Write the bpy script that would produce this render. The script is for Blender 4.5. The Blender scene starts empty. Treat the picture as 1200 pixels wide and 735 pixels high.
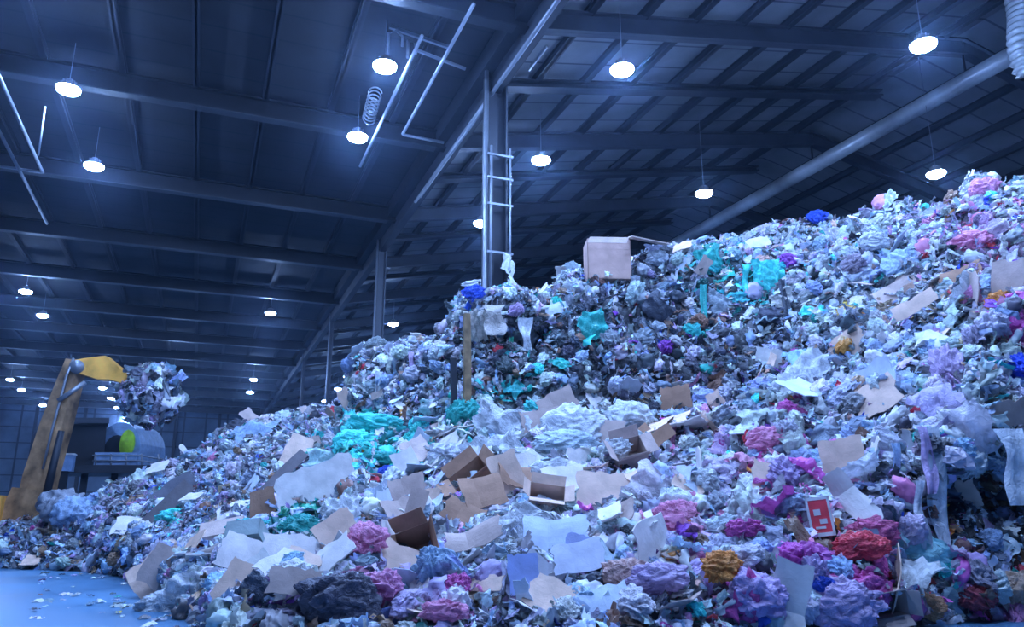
import bpy, math, random
import numpy as np
from mathutils import Vector, Matrix, noise
random.seed(7); rng = np.random.default_rng(7)
D = bpy.data; C = bpy.context.scene.collection

# ------------------------------------------------------------------ camera
F_PX = 900.0; H = 1.8
PH = math.atan(232.5/900); TH = math.atan(370/900*math.cos(PH))
Fv = np.array([math.sin(TH)*math.cos(PH), math.cos(TH)*math.cos(PH), math.sin(PH)])
Rv = np.array([math.cos(TH), -math.sin(TH), 0.0]); Uv = np.cross(Rv, Fv)
O = np.array([0, 0, H])
def ray(x, y): return Fv + Rv*((x-600)/F_PX) + Uv*((367.5-y)/F_PX)
def atz(x, y, z): d = ray(x, y); return O + d*((z-H)/d[2])
def atx(x, y, X): d = ray(x, y); return O + d*(X/d[0])
def atr(x, y, r): d = ray(x, y); return O + d*(r/math.hypot(d[0], d[1]))
def proj(P):
    v = np.asarray(P)-O; w = v@Fv
    return 600+F_PX*(v@Rv)/w, 367.5-F_PX*(v@Uv)/w
cam = D.cameras.new('camera'); co = D.objects.new('camera', cam); C.objects.link(co)
cam.sensor_width = 36; cam.lens = 36*F_PX/1200; cam.clip_end = 400
co.matrix_world = Matrix(((Rv[0], Uv[0], -Fv[0], 0), (Rv[1], Uv[1], -Fv[1], 0), (Rv[2], Uv[2], -Fv[2], H), (0, 0, 0, 1)))
bpy.context.scene.camera = co

# ------------------------------------------------------------------ materials
def mat(name, col, rough=.6, metal=0, emit=None, strength=0, source=None, noise_scale=3, var=.25, transl=0, bump=0, bscale=12, spec=.5):
    m = D.materials.new(name); m.use_nodes = True; nt = m.node_tree; N = nt.nodes; L = nt.links
    p = N['Principled BSDF']; out = N['Material Output']
    p.inputs['Roughness'].default_value = rough; p.inputs['Metallic'].default_value = metal
    p.inputs['Specular IOR Level'].default_value = spec
    tc = N.new('ShaderNodeTexCoord'); nz = N.new('ShaderNodeTexNoise'); nz.inputs['Scale'].default_value = noise_scale; nz.inputs['Detail'].default_value = 4
    L.new(tc.outputs['Object'], nz.inputs['Vector'])
    mr = N.new('ShaderNodeMapRange'); mr.inputs['From Min'].default_value = .3; mr.inputs['From Max'].default_value = .7
    mr.inputs['To Min'].default_value = 1-var; mr.inputs['To Max'].default_value = 1+var*.5
    L.new(nz.outputs['Fac'], mr.inputs['Value'])
    mul = N.new('ShaderNodeVectorMath'); mul.operation = 'SCALE'
    if source == 'object':
        s = N.new('ShaderNodeObjectInfo').outputs['Color']
    elif source == 'attr':
        a = N.new('ShaderNodeAttribute'); a.attribute_name = 'Col'; s = a.outputs['Color']
    else:
        r = N.new('ShaderNodeRGB'); r.outputs[0].default_value = (*col, 1); s = r.outputs[0]
    L.new(s, mul.inputs[0]); L.new(mr.outputs[0], mul.inputs['Scale'])
    L.new(mul.outputs[0], p.inputs['Base Color'])
    if bump:
        b = N.new('ShaderNodeBump'); b.inputs['Strength'].default_value = bump; b.inputs['Distance'].default_value = .05
        n2 = N.new('ShaderNodeTexNoise'); n2.inputs['Scale'].default_value = bscale; n2.inputs['Detail'].default_value = 3; n2.inputs['Distortion'].default_value = 1.5
        L.new(tc.outputs['Object'], n2.inputs['Vector']); L.new(n2.outputs['Fac'], b.inputs['Height']); L.new(b.outputs[0], p.inputs['Normal'])
    if emit:
        p.inputs['Emission Color'].default_value = (*emit, 1); p.inputs['Emission Strength'].default_value = strength
    if transl:
        t = N.new('ShaderNodeBsdfTranslucent'); mx = N.new('ShaderNodeMixShader'); mx.inputs[0].default_value = transl
        L.new(mul.outputs[0], t.inputs['Color']); L.new(p.outputs[0], mx.inputs[1]); L.new(t.outputs[0], mx.inputs[2]); L.new(mx.outputs[0], out.inputs['Surface'])
    return m
M = {}
M['film'] = mat('plastic_film', None, .38, source='object', noise_scale=4, var=.3, transl=.2, bump=1, bscale=7)
M['film_stuff'] = mat('loose_film', None, .4, source='attr', noise_scale=2, var=.25, transl=.15)
M['card'] = mat('cardboard', None, .85, source='object', noise_scale=2.5, var=.22, bump=.15, bscale=6, spec=.2)
M['heap'] = mat('compacted_waste', None, .7, source='attr', noise_scale=5, var=.6, bump=1, bscale=5)
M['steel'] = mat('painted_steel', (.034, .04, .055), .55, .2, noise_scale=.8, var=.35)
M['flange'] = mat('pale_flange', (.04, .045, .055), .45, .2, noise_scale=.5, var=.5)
M['beamdark'] = mat('shaded_beam', (.012, .014, .02), .5, .2, noise_scale=.3, var=.8)  # rafters of the unlit left bay: its shade is put into this colour
M['darksteel'] = mat('dark_steel', (.02, .025, .036), .6, .2, noise_scale=.8)
M['galv'] = mat('galvanised_steel', (.24, .26, .30), .4, .4, noise_scale=2, var=.2)
M['tube'] = mat('pale_tube', (.55, .58, .62), .3, .2, noise_scale=.4, var=.6)
M['housing'] = mat('lamp_housing', (.2, .2, .22), .5, .3)
M['yellow'] = mat('worn_yellow_paint', (.95, .44, .07), .5, noise_scale=1.2, var=.45)
M['grime'] = mat('grimy_yellow_paint', (.42, .24, .12), .6, noise_scale=1.5, var=.8)
M['lime'] = mat('lime_panel', (.45, .75, .03), .5)
M['paleblue'] = mat('pale_hood', (.25, .38, .6), .5)
M['timber'] = mat('old_timber', (.25, .16, .08), .8, noise_scale=4, var=.5)
M['red'] = mat('red_print', (.95, .07, .10), .6); M['white'] = mat('white_print', (.75, .73, .75), .6)
LAMP = (.29, .49, 1.0)
def lamp_mat(name, strength):
    return mat(name, (.8, .8, .9), .4, emit=LAMP, strength=strength)
M['lamp'] = lamp_mat('lamp_lens', 700); M['lamp_dim'] = lamp_mat('dimmed_lamp_lens', 400)  # second lens is turned down so the right heap is lit less

def grid_mat(name, col, line, sx, sy, wx, wy, axes=('X', 'Y'), rough=.8, var=.4):
    """sheets with darker joints: its own pattern in object coordinates"""
    m = D.materials.new(name); m.use_nodes = True; N = m.node_tree.nodes; L = m.node_tree.links; p = N['Principled BSDF']
    p.inputs['Roughness'].default_value = rough
    tc = N.new('ShaderNodeTexCoord'); sp = N.new('ShaderNodeSeparateXYZ'); L.new(tc.outputs['Object'], sp.inputs[0])
    outs = []
    for ax, s, w in ((axes[0], sx, wx), (axes[1], sy, wy)):
        if not s: continue
        d = N.new('ShaderNodeMath'); d.operation = 'DIVIDE'; d.inputs[1].default_value = s; L.new(sp.outputs[ax], d.inputs[0])
        fr = N.new('ShaderNodeMath'); fr.operation = 'FRACT'; L.new(d.outputs[0], fr.inputs[0])
        lt = N.new('ShaderNodeMath'); lt.operation = 'LESS_THAN'; lt.inputs[1].default_value = w/s; L.new(fr.outputs[0], lt.inputs[0]); outs.append(lt.outputs[0])
    fac = outs[0]
    if len(outs) == 2:
        mx = N.new('ShaderNodeMath'); mx.operation = 'MAXIMUM'; L.new(outs[0], mx.inputs[0]); L.new(outs[1], mx.inputs[1]); fac = mx.outputs[0]
    nz = N.new('ShaderNodeTexNoise'); nz.inputs['Scale'].default_value = .5; nz.inputs['Detail'].default_value = 6; L.new(tc.outputs['Object'], nz.inputs['Vector'])
    mr = N.new('ShaderNodeMapRange'); mr.inputs['From Min'].default_value = .3; mr.inputs['From Max'].default_value = .7; mr.inputs['To Min'].default_value = 1-var; mr.inputs['To Max'].default_value = 1+var*.4
    L.new(nz.outputs['Fac'], mr.inputs['Value'])
    mix = N.new('ShaderNodeMix'); mix.data_type = 'RGBA'; mix.inputs['A'].default_value = (*col, 1); mix.inputs['B'].default_value = (*line, 1); L.new(fac, mix.inputs['Factor'])
    sc = N.new('ShaderNodeVectorMath'); sc.operation = 'SCALE'; L.new(mix.outputs['Result'], sc.inputs[0]); L.new(mr.outputs[0], sc.inputs['Scale'])
    L.new(sc.outputs[0], p.inputs['Base Color']); return m
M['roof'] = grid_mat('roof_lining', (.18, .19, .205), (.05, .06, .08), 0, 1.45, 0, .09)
M['roofdark'] = grid_mat('shaded_roof_lining', (.022, .025, .033), (.006, .017, .025), 0, 1.45, 0, .09)  # left roof: lack of light there is painted as a darker lining
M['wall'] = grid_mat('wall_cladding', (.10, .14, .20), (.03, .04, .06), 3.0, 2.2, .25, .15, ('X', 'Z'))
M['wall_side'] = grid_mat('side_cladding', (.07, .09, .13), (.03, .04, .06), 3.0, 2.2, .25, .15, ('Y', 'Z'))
def floor_mat():
    m = D.materials.new('wet_concrete'); m.use_nodes = True; N = m.node_tree.nodes; L = m.node_tree.links; p = N['Principled BSDF']
    tc = N.new('ShaderNodeTexCoord'); nz = N.new('ShaderNodeTexNoise'); nz.inputs['Scale'].default_value = .35; nz.inputs['Detail'].default_value = 7; L.new(tc.outputs['Object'], nz.inputs['Vector'])
    cr = N.new('ShaderNodeValToRGB'); cr.color_ramp.elements[0].color = (.05, .15, .27, 1); cr.color_ramp.elements[1].color = (.10, .25, .42, 1)
    cr.color_ramp.elements[0].position = .35; cr.color_ramp.elements[1].position = .65
    L.new(nz.outputs['Fac'], cr.inputs[0]); L.new(cr.outputs[0], p.inputs['Base Color'])
    mr = N.new('ShaderNodeMapRange'); mr.inputs['To Min'].default_value = .25; mr.inputs['To Max'].default_value = .6; L.new(nz.outputs['Fac'], mr.inputs['Value']); L.new(mr.outputs[0], p.inputs['Roughness'])
    return m
M['floor'] = floor_mat()

# ------------------------------------------------------------------ mesh helpers
class MB:
    def __init__(s): s.v = []; s.f = []
    def add(s, vs, fs):
        n = len(s.v); s.v += [tuple(map(float, v)) for v in vs]; s.f += [tuple(n+i for i in f) for f in fs]; return s
    def box(s, a, b):
        x0, y0, z0 = a; x1, y1, z1 = b
        return s.add([(x0,y0,z0),(x1,y0,z0),(x1,y1,z0),(x0,y1,z0),(x0,y0,z1),(x1,y0,z1),(x1,y1,z1),(x0,y1,z1)],
                     [(0,3,2,1),(4,5,6,7),(0,1,5,4),(1,2,6,5),(2,3,7,6),(3,0,4,7)])
    def loft(s, rings, cap=True):
        k = len(rings[0]); n = len(s.v)
        for r in rings: s.v += [tuple(map(float, v)) for v in r]
        for i in range(len(rings)-1):
            for j in range(k):
                a = n+i*k+j; b = n+i*k+(j+1) % k; s.f.append((a, b, b+k, a+k))
        if cap: s.f.append(tuple(n+j for j in reversed(range(k)))); s.f.append(tuple(n+(len(rings)-1)*k+j for j in range(k)))
        return s
    def bar(s, pts, ws, hs, side=None):
        """rectangular section along a path: ws across `side`, hs in the other direction"""
        rings = []; P = [Vector(p) for p in pts]
        for i, p in enumerate(P):
            t = (P[min(i+1, len(P)-1)]-P[max(i-1, 0)]).normalized()
            sd = Vector(side) if side is not None else (t.cross(Vector((0, 0, 1))) if abs(t.z) < .95 else Vector((1, 0, 0)))
            sd = (sd-t*sd.dot(t)).normalized(); up = sd.cross(t)
            w = ws[i] if hasattr(ws, '__len__') else ws; h = hs[i] if hasattr(hs, '__len__') else hs
            rings.append([p-sd*w/2-up*h/2, p+sd*w/2-up*h/2, p+sd*w/2+up*h/2, p-sd*w/2+up*h/2])
        return s.loft(rings)
    def tube(s, pts, r, k=10):
        rings = []; P = [Vector(p) for p in pts]
        for i, p in enumerate(P):
            t = (P[min(i+1, len(P)-1)]-P[max(i-1, 0)]).normalized()
            a = t.cross(Vector((0, 0, 1)) if abs(t.z) < .9 else Vector((1, 0, 0))).normalized(); b = t.cross(a)
            rr = r[i] if hasattr(r, '__len__') else r
            rings.append([p+(a*math.cos(q)+b*math.sin(q))*rr for q in [2*math.pi*j/k for j in range(k)]])
        return s.loft(rings)
    def mesh(s, name, smooth=False):
        m = D.meshes.new(name); m.from_pydata(s.v, [], s.f); m.update()
        if smooth: m.shade_smooth()
        return m
def link(name, me, material, parent=None, loc=None):
    o = D.objects.new(name, me); C.objects.link(o)
    if material is not None:
        if not me.materials: me.materials.append(material)
    if parent is not None: o.parent = parent
    if loc is not None: o.location = loc
    return o
def tag(o, label=None, cat=None, group=None, kind=None):
    if label: o['label'] = label
    if cat: o['category'] = cat
    if group: o['group'] = group
    if kind: o['kind'] = kind
    return o
def empty(name, loc=(0, 0, 0)):
    o = D.objects.new(name, None); C.objects.link(o); o.location = loc; o.empty_display_size = .2; return o
def struct(name, mb, m, smooth=False): return tag(link(name, mb.mesh(name, smooth), m), kind='structure')

# ------------------------------------------------------------------ the hall
XV, ZV, XR, ZR = 8.0, 16.7, 26.8, 20.4          # valley and ridge
Y0, Y1 = -12.0, 125.0; XL, XE = -42.0, 46.0
struct('floor', MB().box((XL, Y0, -.3), (XE, Y1, 0)), M['floor'])
ZE = ZR-(XE-XR)*(ZR-ZV)/(XR-XV)
def roofpl(x0, z0, x1, z1): return MB().add([(x0,Y0,z0),(x1,Y0,z1),(x1,Y1,z1),(x0,Y1,z0),(x0,Y0,z0+.15),(x1,Y0,z1+.15),(x1,Y1,z1+.15),(x0,Y1,z0+.15)],
                     [(0,3,2,1),(4,5,6,7),(0,1,5,4),(1,2,6,5),(2,3,7,6),(3,0,4,7)])
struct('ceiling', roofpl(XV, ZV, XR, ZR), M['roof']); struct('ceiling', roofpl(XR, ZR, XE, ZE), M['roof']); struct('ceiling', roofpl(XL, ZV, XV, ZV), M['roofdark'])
struct('wall_back', MB().box((XL, Y1, 0), (XE, Y1+.3, ZR)), M['wall'])
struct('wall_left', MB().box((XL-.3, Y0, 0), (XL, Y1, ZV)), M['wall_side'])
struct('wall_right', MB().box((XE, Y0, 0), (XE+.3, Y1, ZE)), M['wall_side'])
def ibeam(p0, p1, depth, w, web=.06, fl=.07):
    """a rafter in a plane y = const, or a purlin along y; top at p"""
    mb = MB(); p0 = Vector(p0); p1 = Vector(p1); side = Vector((0, 1, 0)) if abs((p1-p0).x) > .1 else Vector((1, 0, 0)); dz = Vector((0, 0, 1))
    mb.bar([p0-dz*depth/2, p1-dz*depth/2], web, depth, side)
    mb.bar([p0-dz*(depth-fl/2), p1-dz*(depth-fl/2)], w, fl, side); mb.bar([p0-dz*fl/2, p1-dz*fl/2], w, fl, side)
    return mb
PD = .26
for k in range(-1, 8):     # slimmer secondary beams half-way between the rafters of the pitched bay
    y = 22.7+8.4*k
    struct('roof_beam', ibeam((XV, y, ZV-PD), (XR, y, ZR-PD), .32, .5), M['darksteel'])
for k in range(-3, 13):
    y = 18.5+8.4*k
    struct('roof_beam', ibeam((XV, y, ZV-PD), (XR, y, ZR-PD), .7, .36), M['steel'])
    struct('roof_beam', ibeam((XR, y, ZR-PD), (XE, y, ZE-PD), .7, .36), M['steel'])
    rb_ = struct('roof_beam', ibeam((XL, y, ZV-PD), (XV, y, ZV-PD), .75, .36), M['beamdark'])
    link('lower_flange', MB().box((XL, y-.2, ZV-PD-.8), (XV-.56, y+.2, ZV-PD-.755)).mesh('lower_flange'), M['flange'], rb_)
def purlin(x, z, m):
    struct('roof_beam', ibeam((x, Y0, z), (x, Y1, z), PD+.06, .22, .08, .04), m)
n = 9
for i in range(1, n+1): purlin(XV+(XR-XV)*i/(n+.6), ZV+(ZR-ZV)*i/(n+.6), M['darksteel'])
for i in range(1, n+1): purlin(XR+(XE-XR)*i/(n+.6), ZR+(ZE-ZR)*i/(n+.6), M['darksteel'])
for i in range(1, 16): purlin(XV-2.35*i, ZV, M['darksteel'])
# valley girder: box gutter with two bright bottom pipes, columns under it
struct('roof_beam', MB().box((XV-.55, Y0, ZV-.75), (XV+.55, Y1, ZV-.02)), M['darksteel'])
struct('roof_beam', MB().box((XV-.16, Y0, ZV-1.35), (XV+.16, Y1, ZV-.75)), M['steel'])
def column(y, w=.62):
    r = empty('steel_column', (XV, y, 0)); tag(r, kind='structure')
    mb = MB(); zt = ZV-.76
    for sx in (-1, 1): mb.box((sx*w/2-.03, -w*.42, 0), (sx*w/2+.03, w*.42, zt))
    mb.box((-w/2, -.03, 0), (w/2, .03, zt)); link('shaft', mb.mesh('shaft'), M['steel'], r)
    link('conduit', MB().tube([(-w/2-.1, -w*.45, 0), (-w/2-.1, -w*.45, zt)], .1*w+.01).mesh('conduit', True), M['galv'], r)
    return r
c0 = column(21.6)
lad = empty('column_ladder', (XV, 21.6, 0)); tag(lad, 'steel cage ladder clamped to the tall column above the white-topped mound', 'ladder')
for x in (-.28, .36): link('rail', MB().tube([(x, -.42, 7.2), (x, -.42, 13.2)], .04).mesh('rail', True), M['galv'], lad)
for z in (8.0, 9.6, 11.2, 12.1, 12.9): link('rung', MB().bar([(-.4, -.42, z), (.46, -.42, z)], .07, .07).mesh('rung'), M['galv'], lad)
for px, w_ in ((441, .4), (385, .2), (355, .2)):
    # further columns of the same line
    d = ray(px, 450); column(d[1]/d[0]*XV, w_)
def pipe(name, label, pts, r, m, cat='pipe', group=None):
    return tag(link(name, MB().tube(pts, r, 12).mesh(name, True), m), label, cat, group)
a = atx(640, 0, XV-.35); b = atx(476, 235, XV-.5)
def axis_pipe(p_from, p_to, z, r, label):
    a = atz(*p_from, z); b = atz(*p_to, z); b[0] = a[0]; b0 = a.copy(); b0[1] = a[1]
    return pipe('roof_pipe', label, [a, b], r, M['galv'], group='pipes under the roof')
axis_pipe((668, -20), (476, 235), 15.25, .07, 'long pale pipe under the valley girder, passing the column head')
axis_pipe((570, 122), (500, 232), 15.0, .055, 'short pale pipe slanting past the column, below the longer girder pipe')
axis_pipe((640, 55), (602, 78), 15.4, .05, 'stub of pale pipe right of the column head')
axis_pipe((662, 0), (600, 80), 15.55, .055, 'pale pipe rising from the column head to the top of the picture')
pc = atz(472, 157, 15.3); pa = atz(548, 3, 15.3); pa[0] = pc[0]
pipe('roof_pipe', 'pale pipe with a square bend at its low end beside the two close lamps', [pa, pc, pc+np.array([.05, .06, 0]), pc+np.array([1.6, .1, 0])], .055, M['galv'], group='pipes under the roof')
pc = atz(422, 195, 15.2); pa = atz(487, 40, 15.2); pa[0] = pc[0]
pipe('roof_pipe', 'straight pale pipe crossing between the two close lamps', [pa, pc], .055, M['galv'], group='pipes under the roof')
# bracket and coiled cable beside it
q = atz(468, 50, 15.9)
t = empty('pipe_bracket', q); tag(t, 'pale bent pipe bracket above the upper of the two close lamps', 'bracket')
link('hoop', MB().tube([(-.35, 0, -.5), (-.35, 0, .25), (-.1, 0, .4), (.1, 0, .25), (.1, 0, -.1)], .05).mesh('hoop', True), M['galv'], t)
link('hoop', MB().tube([(.3, .1, -.4), (.3, .1, .2), (.55, .1, .2), (.55, .1, -.2)], .05).mesh('hoop', True), M['galv'], t)
link('strap', MB().bar([(-.3, .1, .55), (1.6, .1, .3)], .1, .1).mesh('strap'), M['galv'], t)
link('strap', MB().bar([(.5, .1, -.05), (2.2, .1, -.35)], .08, .08).mesh('strap'), M['galv'], t)
A_ = atz(440, 108, 15.3); B_ = atz(432, 140, 15.3); pts = []
for i in range(120):
    u = i/119; c_ = A_*(1-u)+B_*u; w_ = u*2*math.pi*8
    pts.append(c_+np.array([.22*math.cos(w_), 0, .22*math.sin(w_)]))
pipe('coiled_cable', 'coil of pale cable hanging between the two close lamps', pts, .025, M['galv'], 'cable')
# left hand pipes
axp = [((-30, 45), (50, 202), 'upper of two pale pipes running off the edge near the corner lamp'), ((-30, 97), (55, 262), 'lower and longer pale pipe at the edge of the dark roof')]
for p0, p1, lb in axp:
    pc = atz(*p1, 14.8); pa = atz(*p0, 14.8); pa[0] = pc[0]; pipe('roof_pipe', lb, [pa, pc], .06, M['galv'], group='pipes under the roof')
    if p1[0] == 50: q = pc
pipe('roof_pipe', 'level pale pipe joining the ends of the two edge pipes', [q, q+np.array([-3.5, 0, 0])], .055, M['galv'], group='pipes under the roof')
pa = atr(53, 125, 27); pb = atr(45, 182, 27)
pipe('hanger_rod', 'thin pale rod hanging beside the lamp nearest the upper corner', [pa, pb], .03, M['galv'], 'rod')
# ridge tube
rt = empty('ridge_duct', (26.7, 8, 18.3)); tag(rt, 'long round pale duct running under the roof ridge above the big heap', 'duct')
link('duct_tube', MB().tube([(0, -6, 0), (0, 60, 0)], .34, 20).mesh('duct_tube', True), M['tube'], rt)
for y in np.arange(2.1, 60, 8.4): link('hanger', MB().bar([(0, y, .3), (0, y, 1.3)], .08, .05).mesh('hanger'), M['darksteel'], rt)
q = atr(1196, 30, 27); pts = []; rad = []
for i in range(60):
    pts.append(q+np.array([.15*math.sin(i*.1), 0, 1.8-i*.06])); rad.append(.36+.06*math.sin(i*1.6))
tag(link('flexible_hose', MB().tube(pts, rad, 14).mesh('flexible_hose', True), M['tube']), 'ribbed flexible hose hanging in the upper right corner', 'hose')

# ------------------------------------------------------------------ lamps
def lens_mesh():
    mb = MB(); rings = []
    for i in range(9):
        a = -math.pi/2+math.pi*.69*i/8; rings.append([(.36*math.cos(a)*math.cos(q), .36*math.cos(a)*math.sin(q), .15*math.sin(a)) for q in [2*math.pi*j/16 for j in range(16)]])
    mb.loft(rings); return mb.mesh('lens', True)
def housing_mesh():
    mb = MB(); prof = [(.37, .03), (.38, .06), (.3, .1), (.17, .14), (.15, .3), (.1, .36), (.03, .38)]
    mb.loft([[(r*math.cos(q), r*math.sin(q), z) for q in [2*math.pi*j/14 for j in range(14)]] for r, z in prof])
    for j in range(10):
        q = 2*math.pi*j/10; c, s_ = math.cos(q), math.sin(q); mb.bar([(.18*c, .18*s_, .13), (.17*c, .17*s_, .3)], .02, .08, (-s_, c, 0))
    return mb.mesh('housing')
lens_me, house_me = lens_mesh(), housing_mesh()
rod_me = MB().tube([(0, 0, .36), (0, 0, .86)], .012, 6).mesh('hanging_rod')
def roof_z(x):
    if x < XV: return ZV
    return ZV+(x-XV)*(ZR-ZV)/(XR-XV) if x < XR else ZR-(x-XR)*(ZR-ZV)/(XR-XV)
def lamp(p, label, dim=False):
    r = empty('high_bay_light', p); tag(r, label, 'lamp', 'high-bay lamps under the roof')
    ln = link('lens', lens_me, M['lamp'], r)
    if dim: ln.material_slots[0].link = 'OBJECT'; ln.material_slots[0].material = M['lamp_dim']
    link('housing', house_me, M['housing'], r)
    rod = link('hanging_rod', rod_me, M['galv'], r); L = roof_z(p[0])-p[2]; rod.scale = (1, 1, (L-.36)/.5); rod.location = (0, 0, .36-.36*rod.scale[2])
    return r
LZ = 15.0
lamps = {(80,105): 'round white lamp nearest the upper left corner, pipe end beside it', (110,195): 'round lamp below the corner lamp in the dark roof',
 (30,342): 'glowing lamp at the left edge with a short pipe hanging below', (50,370): 'small oval lamp just below the left-edge lamp with the pipe',
 (12,445): 'small lamp at the left edge beside the excavator boom, upper of a pair', (25,457): 'small lamp left of the boom, lower of the pair', (50,475): 'faint lamp close to the excavator boom, low on its left side',
 (120,455): 'largest of the lamps strung under the excavator stick', (130,467): 'second lamp down under the excavator stick', (137,478): 'third lamp down under the excavator stick', (148,490): 'lowest lamp of the string under the excavator stick',
 (451,78): 'upper of the two close lamps left of the column', (419,161): 'lower of the two close lamps left of the column', (317,367): 'lone lamp in the dark roof above the low heap crest',
 (297,445): 'upper of two small lamps under a faint glow over the low crest', (293,460): 'lower of two small lamps under a faint glow over the low crest',
 (729,82): 'big lamp high between the column and the picture middle right', (634,188): 'lamp just right of the column', (564,262): 'lamp touching the left side of the column',
 (461,380): 'lamp directly above the left block of compacted waste', (407,442): 'uppermost of three small lamps left of the compacted block', (396,456): 'middle of three small lamps left of the compacted block', (381,470): 'lowest of three small lamps left of the compacted block',
 (1082,53): 'big tilted-looking lamp in the upper right, above the duct', (825,227): 'lamp just above the middle of the duct', (1097,204): 'lamp just over the top of the big heap on the right',
 (203,442): 'small lamp peeping past the grapple load', (209,466): 'smallest lamp right of the grapple load'}
for (x, y), lb in lamps.items():
    z = LZ if (x, y) not in ((203, 442), (209, 466)) else 14
    lamp(Vector(atz(x, y, z)), lb, (x, y) in ((1097, 204), (825, 227)))
behind = [(4.1, 15.8), (4.1, 10), (4.1, 4), (11.2, 12), (11.2, 5), (-5, 19.5), (-5, 13), (18.8, 7)]  # unseen lamps ahead and overhead, added along the rows to light the foreground
for x, y in behind: lamp(Vector((x, y, LZ)), 'added lamp out of view overhead, lighting the foreground')

# ------------------------------------------------------------------ the heap surface
KF = {
 -160: [664, (655,27.5),(645,29),(638,30.5),(634,31.5),(630,32.5),(627,33.5),(624,34.5)],
 0:   [666, (656,26.5),(646,28),(638,29.5),(634,30.5),(630,31.5),(626,32.5),(622,34)],
 60:  [668, (655,26),(643,27.5),(634,29),(628,30),(622,31),(617,32),(611,33.5)],
 100: [670, (652,26),(637,27.5),(624,29),(615,30),(606,31),(598,32),(592,33.5)],
 150: [677, (650,24),(630,26),(612,28),(600,29),(588,30),(577,31),(564,33)],
 195: [700, (668,20),(640,23),(610,26),(592,28),(575,29.5),(560,31),(545,33)],
 235: [738, (690,16),(650,20),(610,24),(585,27),(565,29),(545,31),(522,33)],
 268: [752, (690,14.5),(640,19),(600,22.5),(570,25.5),(545,28),(522,30.5),(499,33)],
 340: [756, (690,13.5),(630,17.5),(580,21.5),(550,24.5),(525,27),(502,29.5),(481,32)],
 400: [756, (690,13.3),(625,17),(570,20.5),(530,23.5),(508,26),(493,28),(484,31)],
 411: [756, (690,13.3),(620,17),(560,20.5),(515,23.5),(495,25.2),(482,26.3),(474,28)],
 420: [756, (690,13.3),(620,17),(555,20.5),(505,24),(460,25.0),(425,25.6),(418,28)],
 436: [756, (690,13.3),(620,17),(555,20.5),(500,24),(455,25.0),(412,25.6),(408,28)],
 515: [756, (690,13),(610,16.8),(540,19.6),(502,22.5),(450,23.4),(412,24.0),(410,27)],
 527: [756, (690,13),(608,16.8),(540,19.5),(498,21.5),(440,22.3),(388,22.8),(382,26)],
 542: [756, (690,13),(604,16.7),(535,19.4),(495,21.3),(430,21.9),(358,22.3),(352,26)],
 575: [756, (690,13),(600,16.5),(530,19.2),(490,21.1),(420,21.7),(346,22.2),(338,25)],
 650: [756, (690,13),(600,16.3),(530,19),(488,21),(420,21.8),(356,22.5),(351,26)],
 672: [756, (690,13),(600,16.2),(535,18.8),(490,21),(405,21.9),(330,22.8),(323,26)],
 712: [755, (690,13),(600,16.1),(538,18.6),(494,21),(402,22),(335,22.6),(329,25)],
 760: [754, (690,13),(600,16),(540,18.5),(498,21),(400,22),(308,23),(300,27)],
 850: [751, (690,13),(600,15.6),(540,18),(490,20.5),(390,22),(298,23.5),(286,27)],
 930: [746, (685,13),(600,15.2),(530,17.5),(455,20),(365,22),(295,24),(268,27)],
 1000:[741, (680,13),(600,15),(530,17),(450,19.3),(370,21.5),(305,23.5),(256,26)],
 1040:[737, (676,13.2),(600,15),(525,16.6),(450,18.8),(370,21),(300,23.2),(243,25.6)],
 1100:[732, (670,13.5),(600,14.8),(520,16.0),(450,18),(370,20),(290,22.5),(231,25)],
 1150:[728, (665,13.7),(600,14.8),(510,15.8),(440,17.5),(360,19.5),(280,22),(219,24.5)],
 1200:[724, (660,13.8),(600,14.8),(500,15.6),(430,17),(350,19),(270,21.5),(211,24)],
 1360:[720, (655,13.8),(600,14.6),(500,15.4),(420,17),(340,19),(255,21),(188,23.5)]}
INDENT = [(608,398,44,13,1.6),(680,470,30,10,.3),(1130,585,70,38,1.5),(1185,600,50,40,.8),(590,470,20,20,.3),(850,455,45,14,.35),(920,380,8,40,.4),(430,480,30,10,.3),(780,470,25,12,.35)]
xs = sorted(KF)
NU, NS = 900, 30
us = np.linspace(-150, 1350, NU)
prof = np.zeros((len(xs), 9, 3))
stops = []
for x in xs:
    row = []
    for k, s in enumerate(KF[x]):
        if k == 0: p = atz(x, s, 0.0); row.append((x, s, math.hypot(p[0], p[1])))
        else: row.append((x, s[0], s[1]))
    for k in range(1, 8):
        if row[k][2] < row[k-1][2]+.35: row[k] = (x, row[k][1], row[k-1][2]+.35)
    stops.append(row)
stops = np.array(stops)                       # (nk, 8, 3): x, y, r
def interp_stops(u):
    out = np.zeros((len(u), 8, 2))
    for k in range(8):
        for c in (1, 2): out[:, k, c-1] = np.interp(u, xs, stops[:, k, c])
    return out
S = interp_stops(us)
NV = 7*NS+1
vv = np.linspace(0, 7, NV)
YR = np.zeros((NU, NV, 2))
i0 = np.minimum(vv.astype(int), 6); fr = vv-i0
for c in (0, 1):
    YR[:, :, c] = S[:, i0, c]*(1-fr)+S[:, i0+1, c]*fr
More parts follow.
